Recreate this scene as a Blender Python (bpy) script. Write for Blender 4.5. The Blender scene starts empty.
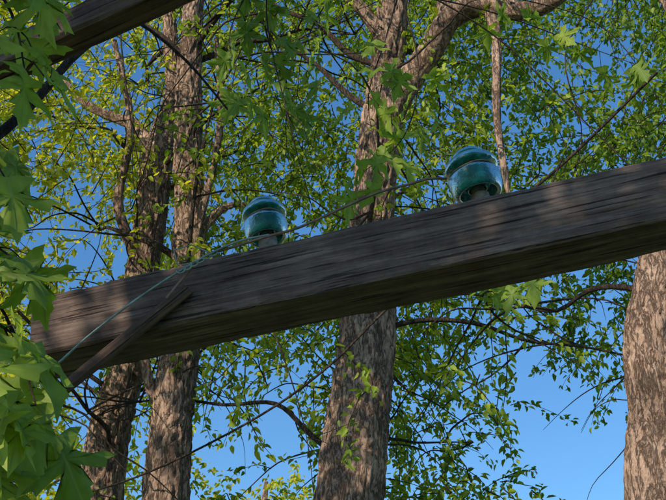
import bpy, math, random
import numpy as np
from mathutils import Vector, Matrix, noise
random.seed(7); rng=np.random.default_rng(7)
sc=bpy.context.scene

# ------------------------------------------------------------------ helpers
def link(o,parent=None):
    sc.collection.objects.link(o)
    if parent: o.parent=parent
    return o
def empty(name,loc=(0,0,0)):
    o=bpy.data.objects.new(name,None); o.empty_display_size=.1
    return link(o)
def mesh_np(name,V,F,mat,parent=None,smooth=False,uv=None):
    V=np.asarray(V,dtype=np.float32)
    me=bpy.data.meshes.new(name)
    if isinstance(F,np.ndarray):
        n,k=F.shape
        me.vertices.add(len(V)); me.vertices.foreach_set('co',V.ravel())
        me.loops.add(n*k); me.loops.foreach_set('vertex_index',F.astype(np.int32).ravel())
        me.polygons.add(n); me.polygons.foreach_set('loop_start',np.arange(0,n*k,k,dtype=np.int32))
        me.update(calc_edges=True)
    else:
        me.from_pydata([tuple(map(float,v)) for v in V],[],F); me.update()
    if uv is not None:
        ul=me.uv_layers.new(name='UVMap'); li=np.empty(len(me.loops),dtype=np.int32)
        me.loops.foreach_get('vertex_index',li); ul.data.foreach_set('uv',uv[li].astype(np.float32).ravel())
    me.validate()
    if smooth: me.polygons.foreach_set('use_smooth',np.ones(len(me.polygons),dtype=bool))
    me.materials.append(mat)
    return link(bpy.data.objects.new(name,me),parent)
def catmull(pts,step):
    P=[np.array(p,float) for p in pts]
    P=[2*P[0]-P[1]]+P+[2*P[-1]-P[-2]]
    out=[]
    for i in range(1,len(P)-2):
        n=max(1,int(np.linalg.norm(P[i+1][:3]-P[i][:3])/step))
        for j in range(n):
            t=j/n;a,b,c,d=P[i-1:i+3]
            out.append(.5*((2*b)+(c-a)*t+(2*a-5*b+4*c-d)*t*t+(3*b-a-3*c+d)*t**3))
    out.append(P[-2]); return np.array(out)
def tube(pts,step,seg,bark=0.0,seed=0,lump=0.0):
    """pts: list of (x,y,z,r). returns V,F(list of quads)"""
    C=catmull(pts,step); n=len(C)
    T=np.gradient(C[:,:3],axis=0); T/=np.linalg.norm(T,axis=1)[:,None]+1e-9
    ref=np.array([0,1,0.]) if abs(T[0][1])<.9 else np.array([1.,0,0])
    V=[];u=ref
    for i in range(n):
        u=u-T[i]*np.dot(u,T[i]); u/=np.linalg.norm(u); w=np.cross(T[i],u)
        for k in range(seg):
            a=2*math.pi*k/seg; r=C[i,3]
            d=u*math.cos(a)+w*math.sin(a)
            if bark or lump:
                h=i*step
                if lump: r*=1+lump*noise.noise(Vector((math.cos(a)*.9+seed,math.sin(a)*.9,h*1.4)))
                if bark:
                    q=Vector((math.cos(a)*r*24+seed,math.sin(a)*r*24,h*5))
                    q2=q+noise.noise_vector(q*.7)*1.1
                    m=1-abs(noise.noise(q2))*3.2
                    m2=1-abs(noise.noise(q2*2.1+Vector((9,3,1))))*3
                    r-=bark*(max(m,0)**1.5*1.0+.5*max(m2,0)**1.5)
                    r+=bark*.5*noise.noise(q*4)
            V.append(C[i,:3]+d*r)
    F=[]
    for i in range(n-1):
        for k in range(seg):
            k2=(k+1)%seg
            F.append((i*seg+k,i*seg+k2,(i+1)*seg+k2,(i+1)*seg+k))
    return np.array(V),np.array(F)
def join(parts):
    V=[];F=[];o=0
    for v,f in parts:
        V.append(v);F.append(f+o);o+=len(v)
    return np.concatenate(V),np.concatenate(F)

# ------------------------------------------------------------------ materials
def newmat(name):
    m=bpy.data.materials.new(name); m.use_nodes=True
    nt=m.node_tree; return m,nt,nt.nodes,nt.links,nt.nodes['Principled BSDF']
def ramp(N,stops,interp='LINEAR'):
    r=N.new('ShaderNodeValToRGB'); r.color_ramp.interpolation=interp
    e=r.color_ramp.elements
    e[0].position=stops[0][0];e[0].color=(*stops[0][1],1)
    e[1].position=stops[-1][0];e[1].color=(*stops[-1][1],1)
    for p,c in stops[1:-1]:
        x=e.new(p);x.color=(*c,1)
    return r
def leafmat(name,cols,trans=.42,veins=False,rough=.45,tr_tint=(1.45,1.42,.55)):
    m,nt,N,L,B=newmat(name)
    geo=N.new('ShaderNodeNewGeometry')
    r=ramp(N,[(i/(len(cols)-1),c) for i,c in enumerate(cols)])
    nz=N.new('ShaderNodeTexNoise'); nz.inputs['Scale'].default_value=1.1; nz.inputs['Detail'].default_value=2
    L.new(geo.outputs['Position'],nz.inputs['Vector'])
    mr=N.new('ShaderNodeMapRange'); mr.inputs[1].default_value=.35; mr.inputs[2].default_value=.65
    L.new(nz.outputs['Fac'],mr.inputs[0])
    mx=N.new('ShaderNodeMath');mx.operation='MULTIPLY_ADD';mx.inputs[1].default_value=.55
    ml=N.new('ShaderNodeMath');ml.operation='MULTIPLY';ml.inputs[1].default_value=.45
    L.new(mr.outputs[0],ml.inputs[0]);L.new(geo.outputs['Random Per Island'],mx.inputs[0]);L.new(ml.outputs[0],mx.inputs[2])
    L.new(mx.outputs[0],r.inputs[0])
    col=r.outputs[0]
    if veins:
        uv=N.new('ShaderNodeUVMap');sep=N.new('ShaderNodeSeparateXYZ');L.new(uv.outputs[0],sep.inputs[0])
        ab=N.new('ShaderNodeMath');ab.operation='ABSOLUTE';L.new(sep.outputs[0],ab.inputs[0])
        def line(ax,ay):
            l=math.hypot(ax,ay);ax/=l;ay/=l
            a=N.new('ShaderNodeMath');a.operation='MULTIPLY';a.inputs[1].default_value=ay;L.new(ab.outputs[0],a.inputs[0])
            b=N.new('ShaderNodeMath');b.operation='MULTIPLY_ADD';b.inputs[1].default_value=-ax;L.new(sep.outputs[1],b.inputs[0]);L.new(a.outputs[0],b.inputs[2])
            c=N.new('ShaderNodeMath');c.operation='ABSOLUTE';L.new(b.outputs[0],c.inputs[0]);return c
        ls=[line(0,1),line(.58,.5),line(.38,.05)]
        cur=ls[0]
        for q in ls[1:]:
            mi=N.new('ShaderNodeMath');mi.operation='MINIMUM';L.new(cur.outputs[0],mi.inputs[0]);L.new(q.outputs[0],mi.inputs[1]);cur=mi
        vm=N.new('ShaderNodeMapRange');vm.inputs[1].default_value=.006;vm.inputs[2].default_value=.02;vm.inputs[3].default_value=.55;vm.inputs[4].default_value=0
        L.new(cur.outputs[0],vm.inputs[0])
        n2=N.new('ShaderNodeTexNoise');n2.inputs['Scale'].default_value=60;L.new(geo.outputs['Position'],n2.inputs['Vector'])
        hs=N.new('ShaderNodeHueSaturation');L.new(col,hs.inputs['Color'])
        m3=N.new('ShaderNodeMapRange');m3.inputs[3].default_value=.7;m3.inputs[4].default_value=1.3;L.new(n2.outputs['Fac'],m3.inputs[0]);L.new(m3.outputs[0],hs.inputs['Value'])
        mc=N.new('ShaderNodeMixRGB');mc.inputs[2].default_value=(.25,.33,.1,1);L.new(vm.outputs[0],mc.inputs[0]);L.new(hs.outputs[0],mc.inputs[1]);col=mc.outputs[0]
    L.new(col,B.inputs['Base Color']);B.inputs['Roughness'].default_value=rough;B.inputs['Specular IOR Level'].default_value=.35
    t=N.new('ShaderNodeBsdfTranslucent');tm=N.new('ShaderNodeMixRGB');tm.blend_type='MULTIPLY';tm.inputs[0].default_value=1;tm.inputs[2].default_value=(*tr_tint,1)
    L.new(col,tm.inputs[1]);L.new(tm.outputs[0],t.inputs[0])
    ms=N.new('ShaderNodeMixShader');ms.inputs[0].default_value=trans
    L.new(B.outputs[0],ms.inputs[1]);L.new(t.outputs[0],ms.inputs[2]);L.new(ms.outputs[0],N['Material Output'].inputs[0])
    return m
LEAF_G=leafmat('leaf_green',[(.09,.14,.016),(.23,.32,.03),(.47,.52,.05)],trans=.5)
LEAF_Y=leafmat('leaf_yellow_green',[(.19,.23,.02),(.43,.45,.03),(.68,.6,.07)],trans=.5)  # yellower leaf colour stands in for backlight through the left foliage
LEAF_D=leafmat('leaf_mid_green',[(.06,.12,.018),(.15,.24,.03),(.34,.42,.05)],trans=.5)
LEAF_M=leafmat('leaf_maple',[(.11,.18,.025),(.2,.29,.035),(.34,.42,.05)],veins=True,rough=.55,trans=.5)

def barkmat(name,dark,mid,light,scale=1.0):
    m,nt,N,L,B=newmat(name)
    tc=N.new('ShaderNodeTexCoord')
    mp=N.new('ShaderNodeMapping');mp.inputs['Scale'].default_value=(24*scale,24*scale,6*scale);L.new(tc.outputs['Object'],mp.inputs[0])
    n1=N.new('ShaderNodeTexNoise');n1.inputs['Scale'].default_value=1.0;n1.inputs['Detail'].default_value=7;n1.inputs['Roughness'].default_value=.68;n1.inputs['Distortion'].default_value=.5
    L.new(mp.outputs[0],n1.inputs['Vector'])
    mpf=N.new('ShaderNodeMapping');mpf.inputs['Scale'].default_value=(60*scale,60*scale,28*scale);L.new(tc.outputs['Object'],mpf.inputs[0])
    nf=N.new('ShaderNodeTexNoise');nf.inputs['Scale'].default_value=1;nf.inputs['Detail'].default_value=8;nf.inputs['Roughness'].default_value=.75;L.new(mpf.outputs[0],nf.inputs['Vector'])
    n0=N.new('ShaderNodeTexNoise');n0.inputs['Scale'].default_value=2.2;n0.inputs['Detail'].default_value=4;L.new(tc.outputs['Object'],n0.inputs['Vector'])
    sb=N.new('ShaderNodeMath');sb.operation='SUBTRACT';sb.inputs[1].default_value=.5;L.new(n1.outputs['Fac'],sb.inputs[0])
    ab=N.new('ShaderNodeMath');ab.operation='ABSOLUTE';L.new(sb.outputs[0],ab.inputs[0])
    cr=N.new('ShaderNodeMapRange');cr.inputs[1].default_value=.0;cr.inputs[2].default_value=.05;cr.inputs[3].default_value=.22;L.new(ab.outputs[0],cr.inputs[0])
    r=ramp(N,[(.3,dark),(.47,mid),(.66,light)]);L.new(nf.outputs['Fac'],r.inputs[0])
    mc=N.new('ShaderNodeMixRGB');mc.inputs[1].default_value=(*[c*.6 for c in dark],1);L.new(cr.outputs[0],mc.inputs[0]);L.new(r.outputs[0],mc.inputs[2])
    hs=N.new('ShaderNodeHueSaturation');m3=N.new('ShaderNodeMapRange');m3.inputs[1].default_value=.3;m3.inputs[2].default_value=.7;m3.inputs[3].default_value=.55;m3.inputs[4].default_value=1.3
    L.new(n0.outputs['Fac'],m3.inputs[0]);L.new(m3.outputs[0],hs.inputs['Value']);L.new(mc.outputs[0],hs.inputs['Color'])
    L.new(hs.outputs[0],B.inputs['Base Color']);B.inputs['Roughness'].default_value=.9;B.inputs['Specular IOR Level'].default_value=.2
    hm=N.new('ShaderNodeMath');hm.operation='MULTIPLY_ADD';hm.inputs[1].default_value=.7;L.new(cr.outputs[0],hm.inputs[0]);L.new(nf.outputs['Fac'],hm.inputs[2])
    bp=N.new('ShaderNodeBump');bp.inputs['Strength'].default_value=.95;bp.inputs['Distance'].default_value=.025;L.new(hm.outputs[0],bp.inputs['Height']);L.new(bp.outputs[0],B.inputs['Normal'])
    return m
BARK=barkmat('bark',(.17,.1,.065),(.46,.295,.2),(.74,.51,.36))
TWIG=barkmat('twig_bark',(.05,.035,.025),(.11,.08,.055),(.18,.13,.09),2)

def woodmat(name,dark,mid,light,grain=1.0):
    m,nt,N,L,B=newmat(name)
    tc=N.new('ShaderNodeTexCoord')
    mp=N.new('ShaderNodeMapping');mp.inputs['Scale'].default_value=(3.2,75*grain,75*grain);L.new(tc.outputs['Object'],mp.inputs[0])
    n1=N.new('ShaderNodeTexNoise');n1.inputs['Scale'].default_value=1;n1.inputs['Detail'].default_value=10;n1.inputs['Roughness'].default_value=.72;n1.inputs['Distortion'].default_value=.5
    L.new(mp.outputs[0],n1.inputs['Vector'])
    mp2=N.new('ShaderNodeMapping');mp2.inputs['Scale'].default_value=(5,150,150);L.new(tc.outputs['Object'],mp2.inputs[0])
    n2=N.new('ShaderNodeTexNoise');n2.inputs['Scale'].default_value=1;n2.inputs['Detail'].default_value=5;L.new(mp2.outputs[0],n2.inputs['Vector'])
    n3=N.new('ShaderNodeTexNoise');n3.inputs['Scale'].default_value=9;n3.inputs['Detail'].default_value=9;n3.inputs['Roughness'].default_value=.7;L.new(tc.outputs['Object'],n3.inputs['Vector'])
    r=ramp(N,[(.3,dark),(.5,mid),(.72,light)]);L.new(n1.outputs['Fac'],r.inputs[0])
    ck=N.new('ShaderNodeMapRange');ck.inputs[1].default_value=.32;ck.inputs[2].default_value=.41;ck.inputs[3].default_value=.15;L.new(n2.outputs['Fac'],ck.inputs[0])
    mc=N.new('ShaderNodeMixRGB');mc.inputs[1].default_value=(*[c*.35 for c in dark],1);L.new(ck.outputs[0],mc.inputs[0]);L.new(r.outputs[0],mc.inputs[2])
    hs=N.new('ShaderNodeHueSaturation');m3=N.new('ShaderNodeMapRange');m3.inputs[1].default_value=.3;m3.inputs[2].default_value=.7;m3.inputs[3].default_value=.55;m3.inputs[4].default_value=1.5
    L.new(n3.outputs['Fac'],m3.inputs[0]);L.new(m3.outputs[0],hs.inputs['Value']);L.new(mc.outputs[0],hs.inputs['Color'])
    L.new(hs.outputs[0],B.inputs['Base Color']);B.inputs['Roughness'].default_value=.85;B.inputs['Specular IOR Level'].default_value=.15
    hm=N.new('ShaderNodeMath');hm.operation='MULTIPLY_ADD';hm.inputs[1].default_value=.8;L.new(ck.outputs[0],hm.inputs[0]);L.new(n1.outputs['Fac'],hm.inputs[2])
    bp=N.new('ShaderNodeBump');bp.inputs['Strength'].default_value=1;bp.inputs['Distance'].default_value=.005;L.new(hm.outputs[0],bp.inputs['Height']);L.new(bp.outputs[0],B.inputs['Normal'])
    return m
WOOD=woodmat('weathered_timber',(.065,.041,.032),(.145,.099,.078),(.27,.2,.16))
WOOD2=woodmat('brown_timber',(.05,.03,.022),(.11,.07,.05),(.2,.135,.1))

def plain(name,col,rough=.5,metal=0,var=.3,scale=40):
    m,nt,N,L,B=newmat(name)
    tc=N.new('ShaderNodeTexCoord');n=N.new('ShaderNodeTexNoise');n.inputs['Scale'].default_value=scale;n.inputs['Detail'].default_value=4;L.new(tc.outputs['Object'],n.inputs['Vector'])
    r=ramp(N,[(.3,tuple(c*(1-var) for c in col)),(.7,tuple(min(1,c*(1+var)) for c in col))]);L.new(n.outputs['Fac'],r.inputs[0]);L.new(r.outputs[0],B.inputs['Base Color'])
    B.inputs['Roughness'].default_value=rough;B.inputs['Metallic'].default_value=metal
    return m
WIRE_C=plain('copper_patina_wire',(.25,.32,.28),.5,.3,.4)
WIRE_D=plain('weathered_wire',(.24,.15,.1),.6,.3,.4)
PIN=plain('weathered_pin',(.24,.2,.16),.75,0,.5,60)
GRASS=plain('grass_ground',(.05,.085,.025),.9,0,.5,.6)

def glassmat():
    m,nt,N,L,B=newmat('aqua_glass')
    tc=N.new('ShaderNodeTexCoord');n=N.new('ShaderNodeTexNoise');n.inputs['Scale'].default_value=34;n.inputs['Detail'].default_value=5;n.inputs['Roughness'].default_value=.6;L.new(tc.outputs['Object'],n.inputs['Vector'])
    r=ramp(N,[(.3,(.002,.08,.06)),(.5,(.007,.19,.14)),(.72,(.04,.42,.32))]);L.new(n.outputs['Fac'],r.inputs[0]);L.new(r.outputs[0],B.inputs['Base Color'])
    B.inputs['Transmission Weight'].default_value=.55;B.inputs['IOR'].default_value=1.36
    rr=N.new('ShaderNodeMapRange');rr.inputs[1].default_value=.35;rr.inputs[2].default_value=.65;rr.inputs[3].default_value=.08;rr.inputs[4].default_value=.32;L.new(n.outputs['Fac'],rr.inputs[0]);L.new(rr.outputs[0],B.inputs['Roughness'])
    B.inputs['Specular IOR Level'].default_value=.22
    bp=N.new('ShaderNodeBump');bp.inputs['Strength'].default_value=.6;bp.inputs['Distance'].default_value=.006;L.new(n.outputs['Fac'],bp.inputs['Height']);L.new(bp.outputs[0],B.inputs['Normal'])
    return m
GLASS=glassmat()

# ------------------------------------------------------------------ world, sun, camera
SUN=Vector((-.60,-.64,.48)).normalized()
w=bpy.data.worlds.new('World');sc.world=w;w.use_nodes=True
nt=w.node_tree;sk=nt.nodes.new('ShaderNodeTexSky');sk.sky_type='NISHITA';sk.sun_disc=False
sk.sun_elevation=math.asin(SUN.z);sk.sun_rotation=math.atan2(SUN.x,SUN.y)%(2*math.pi)
sk.altitude=300;sk.air_density=1.2;sk.dust_density=.3;sk.ozone_density=4
hs=nt.nodes.new('ShaderNodeHueSaturation');hs.inputs['Saturation'].default_value=1.2;hs.inputs['Value'].default_value=1.25
nt.links.new(sk.outputs[0],hs.inputs['Color']);nt.links.new(hs.outputs[0],nt.nodes['Background'].inputs[0]);nt.nodes['Background'].inputs[1].default_value=.15
sl=bpy.data.lights.new('sun','SUN');sl.energy=5;sl.angle=math.radians(.5);sl.color=(1,.9,.76)
so=link(bpy.data.objects.new('sun',sl));so.rotation_euler=SUN.to_track_quat('Z','Y').to_euler();so.location=(-8,-8,12)
c=bpy.data.cameras.new('camera');co=link(bpy.data.objects.new('camera',c));sc.camera=co
co.location=(0,0,1.6);co.rotation_euler=(math.radians(120),0,0);c.sensor_width=36;c.lens=36*1150/666;c.clip_end=2000;c.clip_start=.05
sc.view_settings.view_transform='Standard';sc.view_settings.look='None'

# ------------------------------------------------------------------ ground
n=60;g=np.sinh(np.linspace(-4.5,4.5,n))/np.sinh(4.5)*600
V=[(x,y,.12*noise.noise(Vector((x*.15,y*.15,0)))*min(1,1) ) for y in g for x in g]
F=np.array([(j*n+i,j*n+i+1,(j+1)*n+i+1,(j+1)*n+i) for j in range(n-1) for i in range(n-1)])
mesh_np('ground',V,F,GRASS,smooth=True)

# ------------------------------------------------------------------ timber builder
def timber(name,A,B,h,d,mat,parent=None,up=(0,0,1),seed=0,amp=.0022,nx=160,chk=True):
    """A,B = ends of the front top edge. local x along, z up, y away."""
    A=Vector(A);B=Vector(B);L_=(B-A).length;X=(B-A).normalized()
    Y=Vector(up).cross(X).normalized();Z=X.cross(Y).normalized()
    prof=[];ny=8;b=.006
    def seg(p,q,k): return [(p[0]+(q[0]-p[0])*i/k,p[1]+(q[1]-p[1])*i/k) for i in range(k)]
    prof+=seg((b,0),(d-b,0),ny)+seg((d-b,0),(d,-b),2)+seg((d,-b),(d,-h+b),ny)+seg((d,-h+b),(d-b,-h),2)
    prof+=seg((d-b,-h),(b,-h),ny)+seg((b,-h),(0,-h+b),2)+seg((0,-h+b),(0,-b),ny)+seg((0,-b),(b,0),2)
    k=len(prof);V=[]
    for i in range(nx+1):
        x=L_*i/nx
        for (y,z) in prof:
            e=max(0,1-min(min(abs(y),abs(y-d)),1)/.012)*max(0,1-min(abs(z),abs(z+h))/.012)
            nn=noise.noise_vector(Vector((x*3+seed,y*22,z*22)))
            n2=noise.noise(Vector((x*11+seed,y*9,z*9+4)))+.6*noise.noise(Vector((x*37+seed,y*9,z*9+1)))
            s=1-e*max(0,n2)*.12
            yy=(y-d/2)*s+d/2+nn.y*amp;zz=(z+h/2)*s-h/2+nn.z*amp+.004*noise.noise(Vector((x*1.3+seed,0,3)))
            if chk:
                q=noise.noise(Vector((x*1.6+seed*3,y*55,z*55)))
                dd=max(0,q-.28)*.016
                yy+= dd if y<.001 else (-dd if y>d-.001 else 0)
                zz+= dd if z<-h+.001 else 0
            xx=x+(noise.noise(Vector((y*60,z*60,seed)))*.004 if i in(0,nx) else 0)
            V.append((xx,yy,zz))
    F=[(i*k+j,(i+1)*k+j,(i+1)*k+(j+1)%k,i*k+(j+1)%k) for i in range(nx) for j in range(k)]
    F=[tuple(f) for f in F]+[tuple(range(k)),tuple(nx*k+j for j in reversed(range(k)))]
    o=mesh_np(name,V,F,mat,parent)
    M=Matrix((X,Y,Z)).transposed().to_4x4();M.translation=A
    o.matrix_world=M
    return o,X,Y,Z

bA=Vector((-.635,2.155,2.727));bB0=Vector((.632,1.8,2.85));bB=bA+(bB0-bA)*1.75
beam,BX,BY,BZ=timber('wooden_crossarm_beam',bA,bB,.138,.128,WOOD,seed=3,nx=280)
timber('wooden_brace',(-1.06,2.215,2.10),(-.30,2.036,2.70),.03,.018,WOOD2,seed=11,nx=90,chk=False)
timber('wooden_crossarm_beam.001',(-1.08,1.727,2.787),(.10,1.227,3.014),.06,.055,WOOD2,seed=21,nx=120)
def pole(name,x,y,h,r,seed):
    v,f=tube([(x,y,-.1,r*1.08),(x,y,h*.5,r),(x+.01,y,h,r*.93)],.06,40,seed=seed,lump=.04)
    top=len(v)-40
    F=[tuple(q) for q in f]+[tuple(top+i for i in range(40))]
    return mesh_np(name,v,F,WOOD,smooth=False)
pole('wooden_utility_pole',-1.16,2.02,3.4,.12,1)
pole('wooden_utility_pole.001',1.62,1.7,3.3,.12,5)

# ------------------------------------------------------------------ insulators
def lathe(prof,seg=64):
    V=[];k=len(prof)
    for i in range(seg):
        a=2*math.pi*i/seg
        for r,z in prof: V.append((r*math.cos(a),r*math.sin(a),z))
    F=[]
    for i in range(seg):
        for j in range(k-1):
            i2=(i+1)%seg
            F.append((i*k+j,i2*k+j,i2*k+j+1,i*k+j+1))
    return np.array(V),np.array(F)
def smooth_prof(p,n=5):
    C=catmull([(a,b,0) for a,b in p],.0015)
    return [(max(0.0002,q[0]),q[1]) for q in C]
P_out=[(.0,2.32),(.25,2.31),(.48,2.24),(.60,2.10),(.63,1.98),(.60,1.90),(.66,1.84),(.82,1.78),(.93,1.66),(.99,1.50),(.98,1.36),(.88,1.26),(.80,1.2),(.78,1.12),(.84,1.04),(.93,.97),(.97,.88),(.96,.6),(.92,.3),(.86,.1),(.81,.02),(.76,.0)]
P_in=[(.68,.05),(.62,.3),(.6,.55),(.5,.62),(.44,.5),(.40,.3),(.34,.25),(.30,.35),(.3,.8),(.29,1.3),(.26,1.7),(.15,1.8),(.0,1.82)]
def insulator(name,base,beam_top,axis,R,H):
    e=empty(name);e.location=base
    e.rotation_euler=Vector(axis).to_track_quat('Z','Y').to_euler()
    prof=smooth_prof([(r*R,z*H/2.32) for r,z in P_out])+smooth_prof([(r*R,z*H/2.32) for r,z in P_in])
    v,f=lathe(prof); mesh_np('glass_body',v,f,GLASS,e,smooth=True)
    z0=-beam_top;pp=[(.0,z0-.03),(.016,z0-.03),(.016,z0),(.028,z0+.001),(.030,z0+.006),(.026,z0+.012),(.02,z0+.014)]
    zz=z0+.016
    while zz<-.002:
        pp+=[(.020,zz),(.0165,zz+.003)];zz+=.006
    zz=0;pinR=.27*R
    pp.append((pinR,0.0))
    while zz<H*.7:
        zz+=.004;pp+=[(pinR,zz),(pinR*.82,zz+.002)]
    pp.append((0.0001,zz+.004))
    v,f=lathe(pp,32);mesh_np('threaded_pin',v,f,PIN,e)
    zg=1.14*H/2.32;rg=.8*R+.002
    pts=[(rg*math.cos(a),rg*math.sin(a),zg+.002*math.sin(3*a),.0016) for a in np.linspace(0,2*math.pi*1.55,40)]
    v,f=tube(pts,.01,8);mesh_np('tie_wire',v,f,WIRE_D,e,smooth=True)
    return e
def on_beam(x):
    t=(x-bA.x)/(bB0.x-bA.x);return bA+(bB0-bA)*t
up1=(BZ+Vector((-.05,0,0))).normalized();up2=(BZ+Vector((-.1,0,0))).normalized()
insulator('glass_insulator',on_beam(-.147)+BY*.062+up1*.054,.054,up1,.048,.098)
insulator('glass_insulator.001',on_beam(.287)+BY*.062+up2*.042,.042,up2,.056,.108)

# ------------------------------------------------------------------ wires
def wire(name,pts,r,mat,step=.02):
    v,f=tube([(*p,r) for p in pts],step,8);return mesh_np(name,v,f,mat,smooth=True)
wire('copper_wire',[(-.13,2.0,2.79),(-.19,1.995,2.772),(-.258,2.005,2.742),(-.337,2.012,2.69),(-.41,2.02,2.635),(-.482,2.035,2.577),(-.548,2.05,2.515),(-.7,2.1,2.39),(-1.06,2.2,2.2)],.0024,WIRE_C)
wire('tie_wire',[(.232,1.965,2.903),(.19,1.94,2.886),(.156,1.95,2.880),(.096,1.96,2.868),(.024,1.97,2.838),(-.067,1.985,2.799),(-.127,1.99,2.782),(-.2,2.0,2.762),(-.262,2.012,2.745),(-.30,2.018,2.70),(-.33,2.02,2.655)],.0028,WIRE_D)
pts=[]
for i,t in enumerate(np.linspace(0,1,60)):
    a=t*2*math.pi*6
    pts.append((-.235-.075*t+.005*math.sin(a),2.004+.004*t,2.752-.045*t+.005*math.cos(a)))
wire('wire_splice',pts,.0018,WIRE_C,.01)
wire('thin_wire',[(-.25,2.0,2.75),(-.285,2.0,2.766),(-.32,2.0,2.755),(-.31,2.0,2.72),(-.27,2.0,2.73)],.0013,WIRE_C)

# ------------------------------------------------------------------ trees
T=[
 dict(n='deciduous_tree',trunk=[(-.33,6,-.1,.27),(-.25,6,.6,.23),(-.08,6,2.2,.205),(.08,6,3.49,.190),(.13,6,3.92,.178),(.19,6,4.47,.165),(.23,6,5.06,.148),(.27,6,5.64,.136),(.35,6,6.36,.120),(.41,6,7.05,.108),(.5,6,8.23,.09),(.55,6.1,9.6,.05),(.5,6.2,10.6,.02)],
  limbs=[[(.28,6,5.75,.09),(.35,5.98,6.02,.1),(.45,5.9,6.2,.093),(.62,5.8,6.42,.085),(.75,5.7,6.60,.08),(.88,5.65,6.66,.075),(1.01,5.6,6.63,.07),(1.24,5.5,6.51,.055),(1.5,5.4,6.62,.036),(1.9,5.3,7.0,.02)],
         [(1.00,5.6,6.63,.05),(1.02,5.58,6.42,.035),(1.0,5.5,6.11,.03),(.96,5.45,5.63,.025),(.97,5.4,5.2,.019),(1.0,5.4,4.9,.012),(1.03,5.4,4.6,.006)],
         [(.75,5.7,6.60,.06),(.74,5.75,6.9,.05),(.85,5.9,7.4,.04),(.9,6,8.2,.02)],
         [(.37,6,6.7,.06),(.1,5.9,7.0,.04),(-.3,5.8,7.2,.03),(-.8,5.7,7.1,.012)]]),
 dict(n='deciduous_tree.001',trunk=[(-1.75,7,-.1,.22),(-1.66,7,1,.19),(-1.52,7,2.7,.16),(-1.454,7,3.71,.149),(-1.438,7,4.30,.140),(-1.379,7,4.72,.13),(-1.329,7,5.32,.12),(-1.307,7,5.89,.118),(-1.295,7,6.35,.125),(-1.26,7,6.7,.1),(-1.22,7,7.05,.07),(-1.30,7,7.76,.055),(-1.4,7.1,8.8,.03)],
  limbs=[[(-1.33,7,5.5,.05),(-1.5,6.8,5.9,.035),(-1.45,6.7,6.5,.03),(-1.62,6.6,7.2,.02)],
         [(-1.3,7,6.4,.06),(-1.5,7.05,6.75,.05),(-1.9,7.1,7.0,.03),(-2.4,7.1,7.6,.015)]]),
 dict(n='deciduous_tree.002',trunk=[(-1.05,6.4,-.1,.21),(-1.0,6.4,1.5,.17),(-.962,6.4,3.53,.141),(-.950,6.4,4.26,.130),(-.931,6.4,4.79,.118),(-.933,6.4,5.52,.108),(-.981,6.4,6.08,.101),(-1.016,6.4,6.85,.085),(-1.03,6.4,8.0,.07),(-1.1,6.5,9.4,.03)],
  limbs=[[(-.95,6.4,4.1,.05),(-1.08,6.35,4.3,.035),(-1.14,6.3,4.55,.03),(-1.2,6.3,5.0,.015)],
         [(-.95,6.4,5.3,.04),(-.7,6.3,5.55,.025),(-.45,6.2,5.5,.012)],
         [(-.95,6.4,5.0,.04),(-.85,6.3,5.5,.03),(-.75,6.2,6.1,.025),(-.8,6.1,6.8,.015)]]),
 dict(n='deciduous_tree.003',trunk=[(1.35,5,-.1,.23),(1.38,5,1.2,.19),(1.454,5,3.11,.172),(1.531,5,3.58,.168),(1.568,5,4.04,.155),(1.68,5,4.46,.14),(1.95,5,5.10,.132),(2.25,5,6.15,.115),(2.4,5.1,7.5,.08),(2.4,5.2,9,.03)],
  limbs=[[(2.1,5,5.6,.06),(2.0,5.2,6.3,.04),(1.8,5.3,7.1,.02)]]),
]
def rnd_branch(p0,dirv,L_,r,n=6,droop=.12,wob=.22):
    p=Vector(p0);d=Vector(dirv).normalized();pts=[(*p,r)]
    for i in range(n):
        d=(d+Vector((random.gauss(0,wob),random.gauss(0,wob),random.gauss(0,wob)-droop*i/n))).normalized()
        p=p+d*(L_/n);pts.append((*p,r*(1-(i+1)/n*.85)))
    return pts
TWIGS={t['n']:[] for t in T}
def lerp_trunk(tr,z):
    for a,b in zip(tr,tr[1:]):
        if a[2]<=z<=b[2]:
            k=(z-a[2])/(b[2]-a[2]);return [a[i]+(b[i]-a[i])*k for i in range(4)]
    return tr[-1]
for ti,t in enumerate(T):
    e=empty(t['n'])
    v,f=tube(t['trunk'],.02,84,bark=.016,seed=ti*7.3,lump=.14);mesh_np('trunk',v,f,BARK,e,smooth=True)
    parts=[tube(l,.03,28,bark=.006,seed=ti+5,lump=.2) for l in t['limbs']]
    fine=[]
    for k in range(13):
        z=random.uniform(3.6,8.6);q=lerp_trunk(t['trunk'],z);a=random.uniform(0,2*math.pi)
        if math.sin(a)<-.2 and random.random()<.6:a=-a
        b=rnd_branch(q[:3],(math.cos(a),math.sin(a),.7),random.uniform(1.1,2.2),min(q[3]*.35,.026 if z>5 else .018))
        fine.append(tube(b,.06,10,lump=.1))
        for m in range(7):
            s=random.choice(b[2:]);aa=random.uniform(0,6.28)
            b2=rnd_branch(s[:3],(math.cos(aa),math.sin(aa),random.uniform(-.5,.5)),random.uniform(.6,1.4),.0075,droop=.3)
            fine.append(tube(b2,.06,6))
    v,f=join(parts);mesh_np('limbs',v,f,BARK,e,smooth=True)
    v,f=join(fine);mesh_np('branches',v,f,TWIG,e,smooth=True)
    t['e']=e

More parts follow.
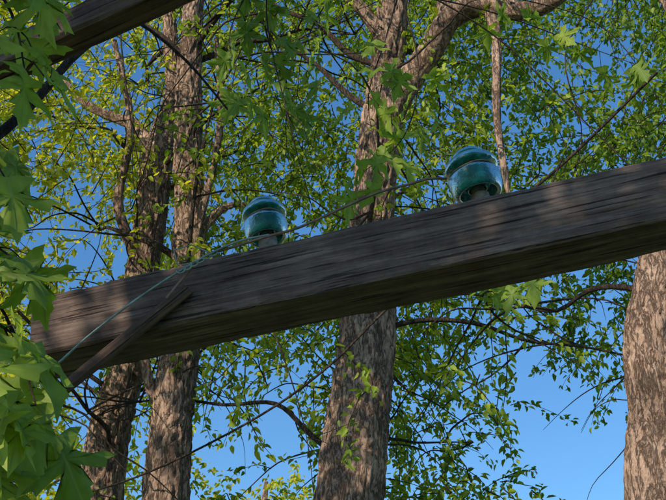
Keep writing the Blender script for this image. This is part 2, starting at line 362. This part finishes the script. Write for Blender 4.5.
HOLES=[(1.66,4.25,.52,.50,.98),(1.35,4.75,.35,.22,.8),(-.42,4.2,.42,.36,.93),(-.3,4.7,.3,.25,.8),(-1.75,5.65,.22,.2,.85),(2.1,7.45,.3,.22,.8),
       (.8,4.3,.3,.3,.6),(-2.2,5.9,.2,.25,.7),(2.0,4.9,.3,.3,.5),(-.6,5.0,.25,.25,.6),(1.3,6.9,.2,.15,.8),(-.5,6.3,.18,.14,.7),(-2.1,4.9,.25,.2,.7),
       (1.75,7.7,.25,.12,.8),(1.9,6.7,.15,.2,.7),(-.1,7.4,.14,.2,.7),(.8,6.35,.15,.12,.7),(-.75,7.2,.15,.2,.7)]
def keep(x,y,z):
    k=7/y;X=x*k;Z=1.6+(z-1.6)*k
    for hx,hz,rx,rz,s in HOLES:
        if ((X-hx)/rx)**2+((Z-hz)/rz)**2<1 and random.random()<s:return False
    nz=noise.noise(Vector((x*1.15+3,y*.7,z*1.3)))+.8*noise.noise(Vector((x*3.1,y*2.0,z*3.1)))
    dens=.48 if z>5.3 else (.32 if x>.5 else .2)
    return random.random()<max(.01,min(1,dens+nz*1.8))
def spray(p,base,col,Lr=(.3,.65),leaf=(.034,.066),twigs=None,dens=58):
    out=Vector(p)-Vector(base);out.z*=.3
    if out.length<.01: out=Vector((1,0,0))
    d=(out.normalized()*.5+Vector((random.gauss(0,.6),random.gauss(0,.6),random.gauss(-.1,.45)))).normalized()
    L_=random.uniform(*Lr);n=6;q=Vector(p);pts=[(*q,.0035)]
    for i in range(n):
        d=(d+Vector((random.gauss(0,.2),random.gauss(0,.2),random.gauss(-.13,.12)))).normalized();q=q+d*L_/n;pts.append((*q,.0032*(1-i/n)+.0006))
    if twigs is not None: twigs.append(pts)
    m=int(L_*dens)
    for i in range(m):
        t=random.random()*n*.999;j=min(int(t),n-1);f=t-j
        a=Vector(pts[j][:3]);b=Vector(pts[j+1][:3]);dd=(b-a).normalized();pp=a+(b-a)*f+Vector((random.gauss(0,.022),random.gauss(0,.022),random.gauss(0,.022)))
        s=dd.cross(Vector((0,0,1)));s=s.normalized() if s.length>.05 else Vector((1,0,0))
        sd=1 if i%2 else -1
        ld=(dd*.5+s*sd*random.uniform(.2,1.1)+Vector((random.gauss(0,.45),random.gauss(0,.45),random.gauss(-.35,.45)))).normalized()
        N_=Vector((random.gauss(0,.7),random.gauss(0,.7),1))
        col.append((pp.x,pp.y,pp.z,ld.x,ld.y,ld.z,N_.x,N_.y,N_.z,random.uniform(*leaf)))
def leaves(name,rows,mat,parent,wr=.5):
    A=np.array(rows);P=A[:,:3];D=A[:,3:6];N_=A[:,6:9];L_=A[:,9:10]
    S=np.cross(D,N_);S/=np.linalg.norm(S,axis=1)[:,None]+1e-9;U=np.cross(S,D)
    tm=np.array([(.0,0,0),(.28,-.5,.12),(.66,-.36,.08),(1,0,-.12),(.66,.36,.08),(.28,.5,.12)])
    V=np.empty((len(A),6,3))
    for i,(a,s,u) in enumerate(tm): V[:,i]=P+D*L_*a+S*L_*s*wr*1.1+U*L_*u
    F=np.array([(0,1,2,3),(0,3,4,5)])
    FF=(F[None]+(np.arange(len(A))*6)[:,None,None]).reshape(-1,4)
    return mesh_np(name,V.reshape(-1,3),FF,mat,parent)
bases=[(t['trunk'][6][0],t['trunk'][6][1]) for t in T]
sets={t['n']:[] for t in T}
cnt=0
for i in range(7800):
    y=random.uniform(5.5,8.8);x=random.uniform(-3.0,3.0)*y/7;z=1.6+random.uniform(1.9,6.8)*y/7
    if not keep(x,y,z): continue
    if y<6.3 and abs(x-.25)<.35 and random.random()<.85: continue
    if y<7.0 and -1.75*y/7<x<-.8 and random.random()<.8: continue
    if y<5.6 and x>1.2 and z<4.6: continue
    xx=x+random.gauss(0,.25)
    ti= 1 if xx<-1.25 else 2 if xx<-.55 else 0 if xx<1.25 else 3
    t=T[ti];cnt+=1
    spray((x,y,z),(bases[ti][0],bases[ti][1],z),sets[t['n']],twigs=TWIGS[t['n']])
mats={0:LEAF_G,1:LEAF_Y,2:LEAF_G,3:LEAF_D}
tot=0
for ti,t in enumerate(T):
    tot+=len(sets[t['n']]);leaves('foliage',sets[t['n']],mats[ti],t['e'])
    v,f=join([tube(p,.12,4) for p in TWIGS[t['n']]]);mesh_np('twigs',v,f,TWIG,t['e'])
print('sprays',cnt,'leaves',tot)

def far_tree(name,x,y,h,cr,mat,n,leaf,seed):
    e=empty(name);v,f=tube([(x,y,-.1,.3),(x+.1,y,h*.35,.22),(x-.1,y,h*.7,.12),(x,y,h*.95,.03)],.1,20,bark=.01,seed=seed);mesh_np('trunk',v,f,BARK,e,smooth=True)
    rows=[];parts=[]
    for k in range(14):
        a=random.uniform(0,6.28);parts.append(tube(rnd_branch((x,y,random.uniform(h*.3,h*.8)),(math.cos(a),math.sin(a),.7),cr*1.1,.05),.15,8))
    v,f=join(parts);mesh_np('limbs',v,f,BARK,e,smooth=True)
    c=0
    while c<n:
        px,py,pz=[random.uniform(-1,1) for _ in range(3)]
        if px*px+py*py+pz*pz>1:continue
        q=(x+px*cr,y+py*cr,h*.62+pz*h*.4)
        if noise.noise(Vector(q)*.9)<-.02:continue
        spray(q,(x,y,q[2]),rows,Lr=(.5,1.0),leaf=leaf,dens=30);c+=1
    leaves('foliage',rows,mat,e)
far_tree('deciduous_tree.004',-4.4,13,8.2,2.3,LEAF_Y,700,(.07,.11),31)
far_tree('deciduous_tree.005',-.9,15,7.0,1.8,LEAF_Y,260,(.07,.11),33)

# ------------------------------------------------------------------ foreground maple
HO=[(0,0),(.10,-.03),(.24,-.07),(.40,-.03),(.30,.06),(.30,.14),(.17,.19),(.30,.26),(.40,.34),(.52,.36),(.66,.47),(.50,.48),(.47,.56),(.34,.50),(.25,.47),(.12,.43),(.15,.56),(.27,.68),(.17,.70),(.18,.80),(.09,.84),(.0,1.06)]
out=HO+[(-x,y) for x,y in reversed(HO[1:-1])]
out=np.array(out);nO=len(out)
cen=np.array([0,.28])
tmpl=np.concatenate([[cen],cen+(out-cen)*.5,out]);nT=len(tmpl)
tF=[]
for i in range(nO):
    j=(i+1)%nO
    tF.append((0,1+i,1+j,1+j));tF.append((1+i,1+nO+i,1+nO+j,1+j))
def maple_leaves(name,rows,parent):
    Vs=[];UV=[];Fs=[];o=0
    for (P,D,N_,s) in rows:
        D=Vector(D).normalized();S=D.cross(Vector(N_)).normalized();U=S.cross(D)
        cur=random.uniform(.1,.6);fold=random.uniform(.0,.35);ph=random.uniform(0,6);wx=random.uniform(.85,1.15);sk_=random.gauss(0,.12)
        for a,b in tmpl:
            h=fold*abs(a)-cur*(b*b*.6+a*a*.9)+.05*math.sin(a*11+ph)+.04*math.sin(b*13+ph)
            Vs.append(P+S*(a*wx+sk_*b*b)*s+D*b*s+U*h*s);UV.append((a,b))
        for q in tF:
            Fs.append(tuple(k+o for k in (q if q[2]!=q[3] else q[:3])))
        o+=nT
    return mesh_np(name,np.array(Vs),Fs,LEAF_M,parent,smooth=True,uv=np.array(UV))
mt=empty('maple_tree')
v,f=tube([(-3.1,-1.2,-.1,.2),(-3.05,-1.2,1.2,.16),(-2.95,-1.1,2.6,.13),(-2.7,-1,4,.1),(-2.5,-.9,5.2,.06),(-2.4,-.8,6,.03)],.025,60,bark=.008,seed=50,lump=.1)
mesh_np('trunk',v,f,BARK,mt,smooth=True)
mrows=[];mparts=[]
def maple_twig(pts,step=.07,size=(.08,.11),r0=.004,skip=0.0):
    C=catmull([(*p,r0*(1-.75*i/(len(pts)-1))) for i,p in enumerate(pts)],.03)
    mparts.append(tube([tuple(c) for c in C],.05,7))
    L_=0
    for i in range(1,len(C)):
        L_+=np.linalg.norm(C[i,:3]-C[i-1,:3])
        if L_>step and i/len(C)>=skip:
            L_=0
            T_=Vector(C[i,:3]-C[i-1,:3]).normalized();side=T_.cross(Vector((random.gauss(0,.4),random.gauss(0,.4),1))).normalized()
            for sd in(1,-1):
                if random.random()<.12: continue
                base=Vector(C[i,:3]);pd=(T_*.5+side*sd+Vector((0,0,random.uniform(-.3,.2)))).normalized()
                pl=random.uniform(.03,.06);pe=base+pd*pl+Vector((0,0,-.012))
                mparts.append(tube([(*base,.0012),(*(base+pd*pl*.5),.001),(*pe,.0009)],.03,4))
                dd=(pd*.7+T_*.3+Vector((random.gauss(0,.25),random.gauss(0,.25),random.uniform(-1.0,-.1)))).normalized()
                N_=Vector((random.gauss(0,.5),random.gauss(-.25,.5),1))
                mrows.append((pe,dd,N_,random.uniform(*size)))
    e_=Vector(C[-1,:3]);T_=Vector(C[-1,:3]-C[-3,:3]).normalized()
    mrows.append((e_,(T_+Vector((0,0,-.5))),Vector((random.gauss(0,.4),-.3,1)),random.uniform(*size)))
for l in [[(-2.95,-1.1,2.6,.06),(-2.3,-.2,3.0,.045),(-1.5,.6,3.15,.03),(-.95,1.1,3.1,.018),(-.65,1.35,2.95,.01)],
          [(-2.75,-1.0,3.6,.06),(-2.0,.4,4.1,.045),(-1.2,1.3,4.2,.03),(-.5,2.0,4.15,.018),(.2,2.6,4.0,.01)],
          [(-2.9,-1.1,3.0,.06),(-2.0,.1,2.7,.03),(-1.2,.9,2.45,.016),(-.75,1.15,2.35,.008)],
          [(-2.5,-.9,5.0,.05),(-2.5,.6,5.9,.04),(-2.6,2.1,6.8,.025),(-2.6,3.4,7.2,.01)]]:  # last limb carries the added foliage that dapples the trunks
    mparts.append(tube(l,.05,14,lump=.1))
mparts.append(tube([(-.95,1.5,2.3,.014),(-.648,1.66,2.74,.011),(-.565,1.7,2.875,.009),(-.496,1.7,2.996,.008),(-.430,1.72,3.10,.007),(-.36,1.8,3.3,.006),(-.5,2.0,4.15,.01)],.04,12,lump=.1))
mparts.append(tube([(-.43,1.72,3.10,.004),(-.404,1.8,3.18,.0035),(-.304,1.85,3.12,.003),(-.216,1.9,3.03,.002)],.04,8))
for tw in [[(-.1,2.3,4.15),(-.18,2.35,3.75),(-.12,2.4,3.4),(-.05,2.4,3.1)],
           [(.2,2.6,4.05),(.5,2.7,3.9),(.8,2.8,3.6),(1.05,2.9,3.35)],
           [(.9,2.9,4.3),(.75,2.9,4.0),(.78,2.95,3.7),(.66,3.0,3.4)],
           [(.2,2.6,4.05),(.6,2.8,4.15),(.9,2.9,4.1),(1.1,3.0,3.8)],
           [(-.5,2.0,4.15),(-.55,2.2,3.7),(-.5,2.3,3.3),(-.42,2.35,3.0)],
           [(-.25,3.3,3.35),(-.15,3.3,3.1),(-.08,3.3,2.85),(-.05,3.3,2.6)]]:
    mparts.append(tube([(*p,.0032*(1-.22*i)) for i,p in enumerate(tw)],.05,6))
    for m in range(3):
        s=random.choice(tw[1:]);mparts.append(tube(rnd_branch(s,(random.gauss(0,1),.2,random.gauss(-.4,.4)),random.uniform(.15,.4),.0016,n=4),.05,5))
TW=[
 [(-.75,1.15,2.35),(-.6,1.15,2.36),(-.46,1.14,2.28),(-.36,1.13,2.17),(-.31,1.12,2.06)],
 [(-.75,1.15,2.35),(-.56,1.12,2.25),(-.42,1.1,2.12),(-.35,1.1,2.0)],
 [(-.75,1.15,2.35),(-.52,1.2,2.13),(-.4,1.22,2.02),(-.3,1.24,1.98)],
 [(-.7,1.2,2.5),(-.55,1.15,2.48),(-.44,1.12,2.42),(-.38,1.12,2.34)],
 [(-.65,1.35,2.95),(-.5,1.2,2.75),(-.42,1.15,2.62),(-.38,1.12,2.5)],
 [(-.65,1.35,2.95),(-.52,1.25,2.86),(-.42,1.15,2.74),(-.38,1.12,2.64)],
 [(-.95,1.1,3.1),(-.6,1.1,2.9),(-.42,1.12,2.8),(-.38,1.1,2.7)],
 [(-.75,1.15,2.35),(-.5,1.13,2.31),(-.41,1.12,2.27),(-.345,1.1,2.22)],
 [(-.6,1.15,2.36),(-.46,1.1,2.22),(-.38,1.1,2.16),(-.32,1.1,2.12)],
 [(-.6,1.15,2.36),(-.48,1.05,2.2),(-.4,1.05,2.1),(-.33,1.05,2.05)],
]
for p in TW: maple_twig(p,skip=.35,step=.06,size=(.062,.09))
TW2=[
 [(-.5,2.0,4.15),(-.3,2.3,3.95),(-.22,2.4,3.8),(-.15,2.45,3.62)],
 [(.2,2.6,4.0),(.15,2.6,3.8),(.1,2.6,3.6),(.12,2.6,3.4)],
 [(.2,2.6,4.0),(.25,2.65,3.75),(.2,2.65,3.5),(.05,2.65,3.35)],
 [(-.1,2.3,4.1),(-.2,2.35,3.85),(-.28,2.4,3.65),(-.22,2.4,3.45)],
 [(.1,2.5,4.05),(.0,2.5,3.9),(-.08,2.5,3.7),(-.1,2.5,3.5)],
 [(.2,2.6,4.0),(.5,2.7,4.0),(.8,2.8,3.95),(1.0,2.8,3.85)],
]
for p in TW2: maple_twig(p,skip=.3,step=.08,size=(.075,.1),r0=.003)
mparts.append(tube([(1.0,2.8,3.85,.005),(.7,2.95,3.6,.005),(.4,3,3.36,.0045),(.152,3,3.127,.004),(-.009,3,2.953,.0038),(-.203,3,2.80,.0035),(-.496,3,2.638,.003),(-.75,3,2.55,.002)],.05,8))
maple_twig([(.7,2.9,3.6),(.62,2.85,3.4),(.55,2.8,3.2),(.5,2.8,3.1)],skip=.4,step=.09,size=(.08,.1),r0=.003)
# unseen maple foliage, added to throw shade on the beam and trunks
def shade_crown(n,cx,cy,cz,rx,ry,rz):
    for i in range(n):
        while True:
            a,b,c_=[random.uniform(-1,1) for _ in range(3)]
            if a*a+b*b+c_*c_<1:break
        p=Vector((cx+a*rx,cy+b*ry,cz+c_*rz))
        d=Vector((random.gauss(0,1),random.gauss(0,1),random.gauss(-.3,.5))).normalized()
        maple_twig([tuple(p),tuple(p+d*.15),tuple(p+d*.3+Vector((0,0,-.05)))],step=.06,size=(.08,.12),r0=.003)
shade_crown(215,-2.1,-.6,4.65,1.3,1.0,.75)  # added up-sun, out of view, to keep the beam in shade
shade_crown(170,-2.75,3.0,6.9,1.5,1.1,1.1)  # added out of view as shadow caster for dapples on the trunks
for k in range(16):
    a=random.uniform(-1.2,1.2);q=(-2.6,-.95,random.uniform(3.6,5.4))
    mparts.append(tube(rnd_branch(q,(math.cos(a),math.sin(a),.3),1.6,.025),.08,8))
v,f=join(mparts);mesh_np('limbs',v,f,TWIG,mt,smooth=True)
maple_leaves('leaves',mrows,mt)
print('maple leaves',len(mrows))

rows=[]
for i in range(9000):
    a=random.uniform(0,2*math.pi);R=random.uniform(38,60);h=(4.5+2.5*noise.noise(Vector((math.cos(a)*6,math.sin(a)*6,0))))*math.sqrt(random.random())
    rows.append((R*math.cos(a),R*math.sin(a),max(.2,h),random.gauss(0,1),random.gauss(0,1),random.gauss(0,.5),random.gauss(0,1),random.gauss(0,1),1,random.uniform(.6,1.3)))
A=np.array(rows);A[:,3:6]/=np.linalg.norm(A[:,3:6],axis=1)[:,None]
leaves('distant_trees',A,LEAF_D,None)
